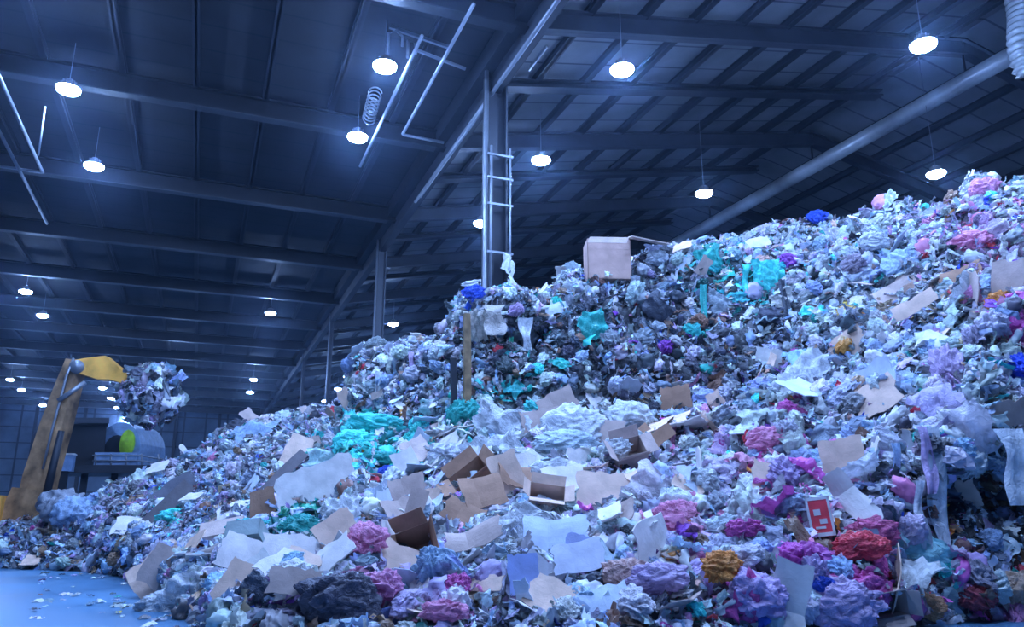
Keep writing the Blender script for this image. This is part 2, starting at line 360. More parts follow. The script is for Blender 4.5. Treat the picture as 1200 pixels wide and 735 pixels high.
# ray -> point at horizontal range r
ux = np.broadcast_to(us[:, None], (NU, NV)); dirs = Fv+Rv*((ux-600)/F_PX)[..., None]+Uv*((367.5-YR[..., 0])/F_PX)[..., None]
hyp = np.hypot(dirs[..., 0], dirs[..., 1])
rr = YR[..., 1].copy()
for (cx, cy, sx, sy, dr) in INDENT: rr += dr*np.exp(-((ux-cx)/sx)**2-((YR[..., 0]-cy)/sy)**2)
P = O+dirs*(rr/hyp)[..., None]
def vnoise(X, scale, seed):
    """smooth value noise on an array of points"""
    q = X*scale+seed*17.3; i = np.floor(q).astype(np.int64); f = q-i; f = f*f*(3-2*f)
    def h(a, b, c):
        n_ = (a*73856093) ^ (b*19349663) ^ (c*83492791) ^ (seed*2654435761); n_ = (n_ ^ (n_ >> 13))*1274126177 & 0xffffffff
        return ((n_ ^ (n_ >> 16)) & 0xffff)/65535.0
    r = 0
    for a in (0, 1):
        for b in (0, 1):
            for c in (0, 1):
                w = (f[..., 0] if a else 1-f[..., 0])*(f[..., 1] if b else 1-f[..., 1])*(f[..., 2] if c else 1-f[..., 2])
                r = r+w*h(i[..., 0]+a, i[..., 1]+b, i[..., 2]+c)
    return r*2-1
def normals(P):
    du = np.gradient(P, axis=0); dv = np.gradient(P, axis=1); n = np.cross(du, dv); n /= np.linalg.norm(n, axis=-1, keepdims=True)+1e-9; return n
Nn = normals(P)
if (Nn[..., 2].mean()) < 0: Nn = -Nn
ramp = np.clip(vv/1.0, 0, 1)[None, :]
disp = .22*vnoise(P, .7, 1)+.26*vnoise(P, 1.6, 2)+.17*vnoise(P, 3.2, 3)+.10*vnoise(P, 5.5, 4)
PD_ = P+Nn*(disp*(.25+.75*ramp))[..., None]
# back of the heap: plateau, then down to the floor
back = []
crest = PD_[:, -1, :]; hd = crest[:, :2]/np.linalg.norm(crest[:, :2], axis=1, keepdims=True)
for dr, zf in ((2, .98), (5, .93), (8, .75), (11, .35), (13.5, 0)):
    b = crest.copy(); b[:, :2] += hd*(dr*(.12+np.clip(crest[:, 2:3]/9, 0, 1))); b[:, 2] *= zf; back.append(b)
full = np.concatenate([PD_, np.stack(back, 1)], 1)
full[:, 0, 2] = -.05
full[..., 2] = np.maximum(full[..., 2], -.05)

# ------------------------------------------------------------------ colours
PAL = {'white': (.80,.82,.86), 'pale blue': (.45,.60,.82), 'lilac': (.68,.50,.76), 'pink': (.97,.36,.58), 'magenta': (.80,.14,.50), 'red': (.92,.07,.11), 'teal': (.04,.50,.44),
 'cyan': (.12,.92,.84), 'green': (.04,.36,.22), 'blue': (.04,.12,.75), 'purple': (.36,.10,.60), 'grey': (.36,.38,.44), 'dark grey': (.09,.10,.13), 'tan': (.72,.48,.34), 'brown': (.30,.17,.12), 'orange': (.95,.36,.08), 'yellow': (.85,.62,.12)}
CN = list(PAL); CA = np.array([PAL[c] for c in CN])
BASEW = dict(zip(CN, [.56,.17,.045,.008,.002,.004,.006,.008,.002,.006,.002,.11,.05,.02,.02,.002,.001]))
BUMPS = [ # cx, cy, sx, sy, {colour: weight}
 (850,610,150,75,{'pink':.30,'lilac':.26,'magenta':.10,'purple':.06,'orange':.02}),
 (960,690,160,35,{'pink':.22,'lilac':.25,'magenta':.12,'purple':.08,'red':.08,'orange':.04}),
 (1150,690,80,30,{'red':.10,'pink':.10,'cyan':.05}),
 (800,500,40,14,{'pink':.5,'lilac':.2}),(905,545,30,25,{'pink':.5,'magenta':.3}),
 (1120,255,50,25,{'pink':.25,'lilac':.45}),(1175,280,35,35,{'lilac':.5,'pink':.35,'red':.1}),(1185,350,30,50,{'magenta':.35,'pink':.3,'purple':.2}),(1110,430,22,32,{'lilac':.6,'magenta':.4}),
 (930,492,18,18,{'magenta':.5,'pink':.3}),(980,240,80,12,{'pink':.15}),
 (440,522,48,20,{'cyan':3.0,'teal':.5}),(455,548,22,10,{'teal':.8,'blue':.4}),(355,612,55,22,{'teal':.7,'green':.35,'cyan':.3}),(300,630,25,12,{'teal':.6,'cyan':.4}),
 (200,605,14,12,{'cyan':.5}),(890,335,26,24,{'cyan':.8,'teal':.5}),(835,315,26,24,{'teal':.8}),(820,370,9,45,{'teal':.6}),(545,485,14,16,{'teal':1.2}),
 (610,455,50,28,{'teal':.4,'cyan':.3,'red':.08}),(690,395,16,14,{'teal':.6}),(640,365,20,16,{'teal':.3}),(400,360,1,1,{}),(510,545,25,25,{'lilac':.5,'purple':.15}),
 (430,690,60,30,{'lilac':.35,'pink':.2}),(500,710,60,20,{'lilac':.4,'pink':.15}),(330,690,40,25,{'lilac':.3,'purple':.15}),
 (690,340,60,20,{'brown':.15}),(790,400,125,75,{'grey':.45,'dark grey':.75,'brown':.16,'purple':.03}),(600,420,80,50,{'grey':.3,'dark grey':.55,'brown':.08}),(470,450,50,40,{'grey':.2,'dark grey':.12,'pale blue':.15}),  # extra grey and dark grey put the cliff's shade into the scrap colours
 (1140,590,70,40,{'dark grey':.9,'grey':.4,'brown':.3}),(150,590,130,60,{'pale blue':.35,'lilac':.15,'grey':.15}),(80,640,90,20,{'pale blue':.4,'grey':.2,'tan':.08}),  # dark weights at the right hollow paint its shade into the scraps
 (620,540,130,60,{'white':2.0}),(640,640,130,60,{'white':.4,'pale blue':.3}),(1080,365,60,25,{'tan':.25,'yellow':.05,'brown':.1}),(1000,400,90,90,{'white':.3,'pale blue':.25})]
def colour_weights(x, y):
    x = np.asarray(x, float); y = np.asarray(y, float); W = np.tile(np.array([BASEW[c] for c in CN]), (len(x), 1))
    for cx, cy, sx, sy, d in BUMPS:
        g = np.exp(-((x-cx)/sx)**2-((y-cy)/sy)**2)
        for c, w in d.items(): W[:, CN.index(c)] += w*g
    return W/W.sum(1, keepdims=True)
def pick_colours(x, y):
    W = colour_weights(x, y).cumsum(1); r = rng.random(len(W))[:, None]; return (r > W).sum(1).clip(0, len(CN)-1)
def jitter_cols(ci, amt=.18):
    c = CA[ci]*(1+amt*(rng.random((len(ci), 1))*2-1)); c = c*(1+.12*(rng.random((len(ci), 3))*2-1)); return np.clip(c, .01, .95)

def mesh_np(name, V, F, smooth=None):
    """V (n,3), F (m,k) with constant k"""
    me = D.meshes.new(name); n, (m, k) = len(V), F.shape
    me.vertices.add(n); me.vertices.foreach_set('co', V.astype(np.float32).ravel())
    me.loops.add(m*k); me.loops.foreach_set('vertex_index', F.astype(np.int32).ravel())
    me.polygons.add(m); me.polygons.foreach_set('loop_start', np.arange(0, m*k, k, dtype=np.int32)); me.polygons.foreach_set('loop_total', np.full(m, k, np.int32))
    if smooth is not None: me.polygons.foreach_set('use_smooth', smooth.astype(bool))
    me.update(calc_edges=True); return me
def set_col(me, cols):
    a = me.color_attributes.new('Col', 'FLOAT_COLOR', 'POINT'); c = np.ones((len(cols), 4), np.float32); c[:, :3] = cols; a.data.foreach_set('color', c.ravel())
nu, nv = full.shape[:2]; V = full.reshape(-1, 3); ii = np.arange(nu*nv).reshape(nu, nv)
Fq = np.stack([ii[:-1, :-1], ii[1:, :-1], ii[1:, 1:], ii[:-1, 1:]], -1).reshape(-1, 4)
hm = mesh_np('waste_heap', V, Fq, np.ones(len(Fq)))
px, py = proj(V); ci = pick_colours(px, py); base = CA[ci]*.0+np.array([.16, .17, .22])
W = colour_weights(px, py); base = (W@CA)*.3*(.7+.5*vnoise(V, 5, 9)[:, None].clip(-1, 1))  # base colour darkened to paint shadow into the gaps between scraps
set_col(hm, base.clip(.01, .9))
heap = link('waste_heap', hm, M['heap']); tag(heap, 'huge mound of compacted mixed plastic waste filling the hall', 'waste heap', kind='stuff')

# ------------------------------------------------------------------ prototypes of crumpled things (numpy: verts, quads)
def film_proto(L, Wd, nx, ny, seed, strip=False):
    r = np.random.default_rng(seed); x, y = np.meshgrid(np.linspace(-.5, .5, nx), np.linspace(-.5, .5, ny), indexing='ij')
    x = x+r.normal(0, .22/nx, x.shape); y = y+r.normal(0, .22/ny, y.shape)
    X, Y = x*L, y*Wd; Z = np.zeros_like(X)
    main = r.uniform(0, math.pi)
    for k in range(6):
        a = main+r.normal(0, .55) if not strip else r.normal(0, .5)+math.pi/2; d = X*math.cos(a)+Y*math.sin(a)+.12*np.sin(3*X*math.sin(a)+2*Y+r.random()*6); fq = r.uniform(7, 20)*(1+k*.3)
        t = (d*fq/ (2*math.pi)+r.random()) % 1.0; tri = np.abs(t*2-1); Z += tri*r.uniform(.06, .15)/(1+k*.35)
        X += math.cos(a)*(tri-.5)*.05; Y += math.sin(a)*(tri-.5)*.05
    rad = (x**2+y**2); Z -= rad*r.uniform(.0, .8)*min(L, Wd); Z += r.normal(0, .014, Z.shape)
    # an outline that is torn and not square
    edge = np.maximum(np.abs(x), np.abs(y))*2; sc = 1-.28*edge**2*(r.random()*.6+.4)*(np.abs(np.sin(np.arctan2(y, x)*r.integers(2, 5)+r.random()*6)))
    X *= sc; Y *= sc
    Z -= Z.mean(); V = np.stack([X, Y, Z], -1).reshape(-1, 3); i = np.arange(nx*ny).reshape(nx, ny)
    return V, np.stack([i[:-1, :-1], i[1:, :-1], i[1:, 1:], i[:-1, 1:]], -1).reshape(-1, 4)
def sphere_grid(sub):
    """cube sphere with quads"""
    n = 2**sub+1; g = np.linspace(-1, 1, n); A, B = np.meshgrid(g, g, indexing='ij'); vs = []; fs = []; o_ = np.ones_like(A); base_ = 0
    for f in ((A, B, o_), (B, A, -o_), (o_, A, B), (-o_, B, A), (B, o_, A), (A, -o_, B)):
        v = np.stack(f, -1).reshape(-1, 3); i = np.arange(n*n).reshape(n, n)+base_; vs.append(v); fs.append(np.stack([i[:-1, :-1], i[1:, :-1], i[1:, 1:], i[:-1, 1:]], -1).reshape(-1, 4)); base_ += n*n
    V = np.concatenate(vs); F = np.concatenate(fs); key = np.round(V, 5); _, idx, inv = np.unique(key, axis=0, return_index=True, return_inverse=True)
    V = V[idx]; F = inv.reshape(-1)[F]; return V/np.linalg.norm(V, axis=1, keepdims=True), F
SG = {s: sphere_grid(s) for s in (2, 3, 4, 5)}
def bag_proto(sub, seed, flat=.55):
    V, F = SG[sub]; r = np.random.default_rng(seed); d = np.zeros(len(V))
    Q = V+.35*np.stack([vnoise(V, 1.3, (seed+i) % 89) for i in range(3)], -1)
    for k in range(4):
        a = r.normal(size=3); a /= np.linalg.norm(a); t = (Q@a*r.uniform(1.2, 3.2)+r.random()) % 1.0; d += (np.abs(t*2-1)-.5)*.16/(1+k*.2)
    st = np.array([1, r.uniform(.5, 1.2), r.uniform(.5, 1.6)])
    for sc_, am in ((1.4, .42), (2.9, .28), (5.8, .2), (11, .1)): d += am*(.45-np.abs(vnoise(Q*st, sc_, (seed+int(sc_*7)) % 83)))
    d += r.normal(0, .012, len(V))
    P_ = V*(1+d)[:, None]; P_ = P_*np.array([1, r.uniform(.6, .95), flat*r.uniform(.75, 1.2)])*.5
    return P_, F
def rot_batch(n, nrm, tilt, along=None):
    """random rotations whose local z leans on nrm by about tilt; local x follows `along` if given"""
    z = nrm+rng.normal(0, 1, (n, 3))*tilt; z /= np.linalg.norm(z, axis=1, keepdims=True)
    a = rng.normal(0, 1, (n, 3)) if along is None else along+rng.normal(0, 1, (n, 3))*.55
    x = a-z*(a*z).sum(1, keepdims=True); x /= np.linalg.norm(x, axis=1, keepdims=True); y = np.cross(z, x)
    return np.stack([x, y, z], -1)                       # columns are the axes
# sampling of the visible surface by area
Np = normals(PD_)
if Np[..., 2].mean() < 0: Np = -Np
cu = np.cross(PD_[1:, :-1]-PD_[:-1, :-1], PD_[:-1, 1:]-PD_[:-1, :-1]); area = np.linalg.norm(cu, axis=-1)
def sample(n, wfn=None, vmin=0):
    w = area.copy(); 
    if wfn is not None:
        X, Y = ux[:-1, :-1], YR[:-1, :-1, 0]; w = w*wfn(X, Y, YR[:-1, :-1, 1])
    w = w.ravel(); idx = rng.choice(len(w), n, p=w/w.sum()); i, j = np.unravel_index(idx, area.shape); a, b = rng.random((2, n))[..., None]
    p = PD_[i, j]*(1-a)*(1-b)+PD_[i+1, j]*a*(1-b)+PD_[i, j+1]*(1-a)*b+PD_[i+1, j+1]*a*b
    return p, Np[i, j], j/NS
def along_dir(nrm, steep):
    """mostly level on slopes, hanging on cliffs"""
    lv = np.cross(nrm, np.array([0, 0, 1.0])); dn = np.tile(np.array([0, 0, -1.0]), (len(nrm), 1)); k = (steep > .75)[:, None]; return np.where(k & (rng.random((len(nrm), 1)) < .6), dn, lv)
def scatter_mesh(name, protos, n, size, tilt, off, wfn=None, dark=1.0, aniso=True, ring=None):
    p, nr, v = sample(n, wfn) if ring is None else ring
    steep = 1-np.abs(nr[:, 2]); Rm = rot_batch(n, nr, tilt, along_dir(nr, steep) if aniso else None)
    s = size(n, p); p = p+nr*rng.uniform(off[0], off[1], (n, 1))
    qx, qy = proj(p); col = jitter_cols(pick_colours(qx, qy))*np.where(rng.random((n, 1)) < .28, rng.uniform(.22, .7, (n, 1)), 1.0)
    kind = rng.integers(0, len(protos), n); VV = []; FF = []; CC = []; SS = []; base_ = 0
    for k, (Vp, Fp) in enumerate(protos):
        m = np.where(kind == k)[0]
        if not len(m): continue
        q = np.einsum('nij,vj->nvi', Rm[m], Vp)*s[m][:, None, None]+p[m][:, None, :]
        VV.append(q.reshape(-1, 3)); FF.append((Fp[None]+(np.arange(len(m))*len(Vp))[:, None, None]+base_).reshape(-1, 4)); CC.append(np.repeat(col[m], len(Vp), 0)); SS.append(np.repeat(rng.random(len(m)) < .5, len(Fp)))
        base_ += len(m)*len(Vp)
    V = np.concatenate(VV); V[:, 2] = np.maximum(V[:, 2], .004)
    me = mesh_np(name, V, np.concatenate(FF), np.concatenate(SS)); set_col(me, np.concatenate(CC)); return link(name, me, M['film_stuff'])
fp_small = [film_proto(1, rng.uniform(.35, .75), 10, 8, 100+i) for i in range(40)]
fp_strip = [film_proto(1.3, rng.uniform(.16, .3), 12, 5, 200+i, True) for i in range(30)]
bp_small = [bag_proto(3, 300+i, .6) for i in range(30)]
def sz(lo, hi, g=1.8): return lambda n, p: (lo+(hi-lo)*rng.random(n)**g)*np.where(np.hypot(p[:, 0], p[:, 1]) > 20, .85, 1)
tag(scatter_mesh('loose_plastic_film', fp_small+fp_strip+fp_strip, 36000, sz(.20, .64), .55, (-.07, .13)), 'countless small scraps of torn film and wrapping covering the whole mound', 'plastic scraps', kind='stuff')
def dens(X, Y, R_): return 1+0*X
tag(scatter_mesh('small_crumpled_bags', bp_small, 2600, sz(.22, .55), .5, (-.02, .12)), 'countless small crumpled bags and wrappers bedded all over the mound', 'plastic bags', kind='stuff')
# scraps on the open floor in front of the toe
nf = 130; fx = rng.uniform(40, 330, nf); fy = 672+rng.random(nf)**1.6*55+np.clip((fx-150)*.25, 0, 60); pf = np.array([atz(a, b, .02) for a, b in zip(fx, fy)])
scr = scatter_mesh('floor_litter', fp_small, nf, lambda n, p: rng.uniform(.08, .3, n), .1, (0, .03), ring=(pf, np.tile([0, 0, 1.0], (nf, 1)), None), aniso=False)
tag(scr, 'thin litter of small scraps lying on the bare wet floor', 'litter', kind='stuff')

# ------------------------------------------------------------------ hand-placed waste
used_labels = set()
def surf(x, y):
    """point and normal of the heap seen at photo pixel x, y"""
    i = int(np.clip((x+150)/1500*(NU-1), 0, NU-1)); col = YR[i, :, 0]; j = int(np.argmax(col <= y)) if (col <= y).any() else NV-1
    return PD_[i, j].copy(), Np[i, j].copy()
def toV(a): return Vector([float(c) for c in a])
def to_mesh(VF, name, smooth=True): return mesh_np(name, VF[0], VF[1], np.full(len(VF[1]), smooth))
def orient(o, p, n, spin=0, lean=0, face=None):
    """local z along n; local x level (to the viewer's right), turned by spin; `face`: 0..1 how far to turn z to the viewer"""
    z = toV(n)
    if face: tv = (Vector((0, 0, H))-toV(p)).normalized(); z = (z*(1-face)+tv*face).normalized()
    x = Vector(Rv)-z*z.dot(Vector(Rv)); x.normalize(); y = z.cross(x); m = Matrix((x, y, z)).transposed()
    m = m @ Matrix.Rotation(spin, 3, 'Z') @ Matrix.Rotation(lean, 3, 'X'); o.matrix_world = m.to_4x4(); o.location = toV(p)
def slab(L, Wd, th, nx=2, ny=2, zf=None, jit=0, seed=1):
    r = random.Random(seed); mb = MB(); g = []
    for s in (1, 0):
        for i in range(nx):
            for j in range(ny):
                if s: g.append((r.uniform(-jit, jit), r.uniform(-jit, jit)))
                a, b = i/(nx-1)-.5, j/(ny-1)-.5; dx, dy = g[i*ny+j]; k = 0 if (0 < i < nx-1 and 0 < j < ny-1) else 1
                x, y = a*L+dx*k, b*Wd+dy*k; z = zf(x, y) if zf else 0; mb.v.append((x, y, z+(th/2 if s else -th/2)))
    n_ = nx*ny; I = lambda s, i, j: s*n_+i*ny+j
    for i in range(nx-1):
        for j in range(ny-1):
            mb.f.append((I(0, i, j), I(0, i+1, j), I(0, i+1, j+1), I(0, i, j+1))); mb.f.append((I(1, i, j), I(1, i, j+1), I(1, i+1, j+1), I(1, i+1, j)))
    for i in range(nx-1): mb.f += [(I(0, i, 0), I(1, i, 0), I(1, i+1, 0), I(0, i+1, 0)), (I(0, i, ny-1), I(0, i+1, ny-1), I(1, i+1, ny-1), I(1, i, ny-1))]
    for j in range(ny-1): mb.f += [(I(0, 0, j), I(0, 0, j+1), I(1, 0, j+1), I(1, 0, j)), (I(0, nx-1, j), I(1, nx-1, j), I(1, nx-1, j+1), I(0, nx-1, j+1))]
    return mb
def pxm(x, y):  # metres per pixel there
    p, n = surf(x, y); return np.linalg.norm(p-O)/F_PX
EXCL = []
LM = []   # landmarks: (x, y, phrase)
CARD = {'tan': (.80,.56,.44), 'brown': (.42,.24,.16), 'pale': (.88,.80,.76), 'grey brown': (.56,.42,.37), 'blue white': (.66,.72,.82)}
def P_off(x, y, off=.2):
    p, n = surf(x, y); v = O-p; v /= np.linalg.norm(v); return p+n*off*.5+v*off*.5, n
def card(x, y, w, h, col, label, spin=0, face=.5, off=.28, fold=.1, phrase=None, name='cardboard_sheet', cat='cardboard'):
    off += .1; EXCL.append((x, y, w*.55+6, h*.55+6))
    k = pxm(x, y); L, W_ = w*k, h*k*1.15; sd = int(x*7+y)
    me = slab(L, W_, .014, 9, 7, lambda a, b: fold*L*abs(a/L*1.3+.15)-fold*W_*.6*(b/W_)**2*2, .04*L, sd).mesh(name)
    o = link(name, me, M['card']); p, n_ = P_off(x, y, off); orient(o, p, n_, spin, 0, face); o.color = (*(col if isinstance(col, tuple) else CARD[col]), 1)
    tag(o, label, cat, 'loose sheets of cardboard on the heap'); used_labels.add(label)
    if phrase: LM.append((x, y, phrase))
    return o
def bag(x, y, w, h, col, label, phrase=None, off=.22, seed=None, name='plastic_bag', cat='plastic bag', group='crumpled plastic bags on the heap'):
    k = pxm(x, y); sd = int(x*3+y*5) if seed is None else seed; EXCL.append((x, y, w*.5+6, h*.5+5))
    Vp, Fp = bag_proto(5, 1000+sd, .8); o = link(name, mesh_np(name, Vp, Fp, np.ones(len(Fp))), M['film']); p, n_ = P_off(x, y, off); orient(o, p, n_, 0, 0, .7)
    o.scale = (w*k*.95, h*k*1.1, min(w, h)*k*.9); o.color = (*(PAL[col] if isinstance(col, str) else col), 1); tag(o, label, cat, group); used_labels.add(label)
    if phrase: LM.append((x, y, phrase))
    return o
def film(x, y, w, h, col, label, spin=0, phrase=None, off=.3, face=.6, seed=None, name='plastic_film', cat='plastic film', group='large pieces of plastic film on the heap', strip=False):
    EXCL.append((x, y, w*.45+6, h*.5+5))
    k = pxm(x, y); sd = int(x*11+y*3) if seed is None else seed; L, W_ = w*k, h*k*1.1; u = max(L, W_)
    Vp, Fp = film_proto(L/u*1.05, W_/u*1.05, 22, 18, 3000+sd, strip); o = link(name, mesh_np(name, Vp*u, Fp, np.ones(len(Fp))), M['film']); p, n_ = P_off(x, y, off); orient(o, p, n_, spin, 0, face)
    o.color = (*(PAL[col] if isinstance(col, str) else col), 1); tag(o, label, cat, group); used_labels.add(label)
    if phrase: LM.append((x, y, phrase))
    return o
def carton(x, y, w, h, d, col, label, spin=0, face=.5, off=.25, phrase=None, flaps=4, closed=False, p=None, n_=None, tilt=0, turn=None, shear=.12):
    EXCL.append((x, y, w*.7+6, h*.7+6)); k = pxm(x, y); a, b, c = w*k/2, h*k/2, d*k/2; t_ = .012; r = empty('cardboard_box')
    if p is None: p, n_ = P_off(x, y, off)
    orient(r, p, n_, spin, tilt, face)
    mb = MB()
    mb.box((-a, -b, -c), (a, b, -c+t_))
    for q0, q1 in (((-a, -b, -c), (-a+t_, b, c)), ((a-t_, -b, -c), (a, b, c)), ((-a, -b, -c), (a, -b+t_, c)), ((-a, b-t_, -c), (a, b, c))): mb.box(q0, q1)
    if closed: mb.box((-a, -b, c-t_), (a, b, c))
    mb.v = [(vx+shear*vz*math.sin(x), vy+shear*vz, vz) for vx, vy, vz in mb.v]
    o = link('box_body', mb.mesh('box_body'), M['card'], r); cc = col if isinstance(col, tuple) else CARD[col]; o.color = (*cc, 1)
    R0 = random.Random(int(x+y))
    for i in range(0 if closed else flaps):
        ang = R0.uniform(.3, 1.6); s_ = [(1, 0), (-1, 0), (0, 1), (0, -1)][i]; l = (b if i < 2 else a)
        f_ = link('flap', slab(2*l*.97, min(a, b)*1.0, .01, 3, 3, None, .01, i).mesh('flap'), M['card'], r); f_.color = (*[q*1.08 for q in cc], 1)
        hh = min(a, b)*.5; base_ = Vector((s_[0]*a, s_[1]*b, c)); outd = Vector((s_[0]*math.sin(ang), s_[1]*math.sin(ang), math.cos(ang))); xd = Vector((s_[1], -s_[0], 0))
        if s_[0]: xd = Vector((0, -s_[0], 0))
        zd = xd.cross(outd); f_.matrix_local = Matrix((xd, outd, zd)).transposed().to_4x4(); sh = Vector((shear*c*math.sin(x), shear*c, 0)); f_.location = base_+sh+outd*hh
    tag(r, label, 'cardboard box', 'cardboard boxes on the heap'); used_labels.add(label)
    if phrase: LM.append((x, y, phrase))
    return r

# --- the things one can point at
card(386,584,84,44,'pale','large flat pale cardboard sheet lying on the slope left of the middle',.35,.75,.6,.03,'the large pale cardboard sheet')
card(988,548,42,40,'tan','tan cardboard disc-like sheet standing on the pink slope under the white film',.1,.85,.45,.1,'the tan cardboard sheet')
card(985,598,62,22,'pale','pale curved cardboard strip directly below the tan sheet',-1.0,.85,.45,.25,'the curved pale strip')
card(712,592,70,38,'tan','flattened tan carton panel at the centre of the cardboard layers',-.1,.5,.4,.03,'the flattened tan carton panel')
card(655,578,52,30,'pale','pale carton panel leaning on the flattened tan one',.25,.5,.45,.05)
card(742,560,60,26,'tan','long tan cardboard strip above the flattened carton panel',.35,.5,.4,.04)
card(652,493,44,30,'grey brown','grey cardboard piece standing at the foot of the cliff',.5,.8,.4,.05,'the grey cardboard at the cliff foot')
card(632,508,56,26,'grey brown','grey cardboard lying before the standing piece at the cliff foot',.2,.6,.4,.05)
card(566,600,48,38,'brown','dark brown cardboard sheet in the folded pile left of the centre',.3,.5,.4,.15,'the dark brown cardboard pile')
card(541,618,46,26,'brown','brown torn cardboard below the dark folded pile',-.4,.5,.4,.12)
card(595,575,40,24,'brown','small brown cardboard flap above the dark folded pile',.1,.4,.45,.2)
card(560,650,62,26,'grey brown','curled brown cardboard lying right of the open brown box',.25,.5,.45,.28,'the curled brown cardboard')
card(483,620,20,56,'grey brown','narrow cardboard panel standing upright above the open brown box',-.25,.85,.45,.03)
card(350,650,80,34,'pale','broad pale cardboard sheet below the green bags',.1,.45,.4,.04,'the broad pale sheet below the green bags')
card(395,640,44,32,'tan','slanting tan cardboard beside the broad pale sheet',.7,.6,.45,.04)
card(290,668,70,34,'pale','pale cardboard sheet near the low toe of the slope',-.15,.5,.35,.05)
card(283,705,26,40,'tan','upright tan board standing at the toe of the slope',-.4,.7,.35,.03,'the upright tan board at the toe')
card(346,711,54,24,'grey brown','olive brown box panel lying at the bottom edge',.0,.7,.35,.03)
card(185,607,15,76,(.16,.14,.15),'long dark board lying aslant on the left slope',-.62,.6,.4,.03,'the long dark board')
card(205,578,46,15,(.15,.15,.18),'dark grey board lying above the long slanting board',.75,.5,.45,.03)
card(330,570,12,66,(.22,.19,.2),'narrow dark board leaning up the left slope',-.65,.7,.45,.03)
card(345,545,26,46,'tan','tan folded card standing on the upper left slope',-.3,.7,.45,.08,'the tan folded card')
card(590,575,34,38,'tan','light tan fin of cardboard sticking up mid slope',.4,.8,.5,.1)
card(650,645,70,40,(.62,.68,.85),'wide blue-white padded sheet on the foreground slope',.0,.6,.45,.2,'the wide blue-white padded sheet')
card(692,660,36,40,(.40,.45,.72),'blue-grey end piece right of the wide padded sheet',-.3,.7,.45,.05)
card(625,680,46,44,(.60,.58,.62),'tilted grey carton panel below the padded sheet',-.6,.6,.35,.05)
card(680,680,56,34,(.55,.56,.66),'grey cardboard below the blue-grey end piece',.15,.6,.4,.05)
card(600,690,34,36,(.42,.50,.85),'blue-tinted card standing at the lower centre',.1,.8,.35,.02)
card(745,520,40,18,'brown','dark brown folded carton on the white crest',.5,.6,.5,.1,'the dark folded carton on the crest')
card(725,522,30,34,'grey brown','brown carton side below the white dome bag',-.2,.7,.5,.05)
card(770,530,44,14,'brown','long brown wedge of card right of the dark folded carton',.6,.6,.5,.05)
card(985,405,0.1+58,24,'tan','tan cardboard half buried high on the big right heap',.5,.5,-.05,.15)
card(1055,338,56,26,'grey brown','brown cardboard under the round clear bag',.35,.5,.05,.15,'the brown cardboard under the clear bag')
card(1130,328,40,16,'brown','dark brown cardboard high on the right heap',-.2,.5,.05,.15)
card(1075,372,44,14,'tan','ochre torn cardboard in a dark hollow of the right heap',.3,.6,.45,.15,'the ochre cardboard')
card(800,470,34,22,'brown','dull brown cardboard at the base of the compacted cliff',.1,.7,.4,.12)
card(1120,565,34,26,'tan','small tan card among the hanging films',.5,.7,.5,.1)
card(475,585,40,24,'grey brown','grey brown flap between the pale sheet and the folded pile',.4,.5,.4,.1)
card(320,600,30,44,'brown','brown card leaning beside the green bags',.2,.6,.4,.06)
carton(498,652,40,42,30,'brown','open brown cardboard box with splayed flaps in the foreground',.3,.6,.4,shear=.35,phrase='the open brown box')
carton(262,645-10,44,34,34,'grey brown','grey brown closed box on the low left slope',.25,.4,.25,'the grey brown closed box',closed=True)
carton(560,570,44,30,26,'brown','dark open box behind the folded cardboard pile',.5,.4,.35)
carton(300,660,36,20,26,(.35,.42,.42),'small grey green box under the teal bags',.1,.5,.35,closed=True)
carton(1018,705,50,24,34,'grey brown','grey brown crushed box at the foot of the right slope',.1,.4,.2,'the crushed box at the foot')
carton(735,545,36,26,26,'grey brown','crushed carton beside the dark folded one',.3,.5,.4)
carton(640,600,40,22,26,'tan','tan carton with a dark open end mid slope',-.1,.5,.35)
# box on top of the crest
k = .026
pb = atr(715, 302, 23.0); bx = empty('cardboard_box', pb); tag(bx, 'brown carton with one raised flap standing on the cliff top', 'cardboard box', 'cardboard boxes on the heap'); LM.append((716, 306, 'the carton on the cliff top'))
bx.rotation_euler = (0, 0, -.33); bx.scale = (1.25, 1.1, 1.1)
mb = MB(); mb.box((-.62, -.4, -.75), (.45, .4, -.73))
for q0, q1 in (((-.62,-.4,-.75),(-.6,.4,.42)),((.43,-.4,-.75),(.45,.4,.3)),((-.62,-.4,-.75),(.45,-.38,.42)),((-.62,.38,-.75),(.45,.4,.42)),((-.6,-.4,.1),(.43,.4,.12))): mb.box(q0, q1)
o = link('box_body', mb.mesh('box_body'), M['card'], bx); o.color = (.52, .33, .27, 1)
o = link('flap', slab(.95, .7, .03, 3, 3).mesh('flap'), M['card'], bx); o.color = (.62, .48, .42, 1); o.location = (.88, -.55, .33); o.rotation_euler = (.3, .2, .05)
o = link('flap', MB().add([(-.62,-.405,.3),(.36,-.405,.3),(.42,-.405,.47),(-.55,-.405,.47),(-.62,-.39,.3),(.36,-.39,.3),(.42,-.39,.47),(-.55,-.39,.47)],[(0,1,2,3),(7,6,5,4),(0,4,5,1),(1,5,6,2),(2,6,7,3),(3,7,4,0)]).mesh('flap'), M['card'], bx); o.color = (.66, .5, .42, 1)
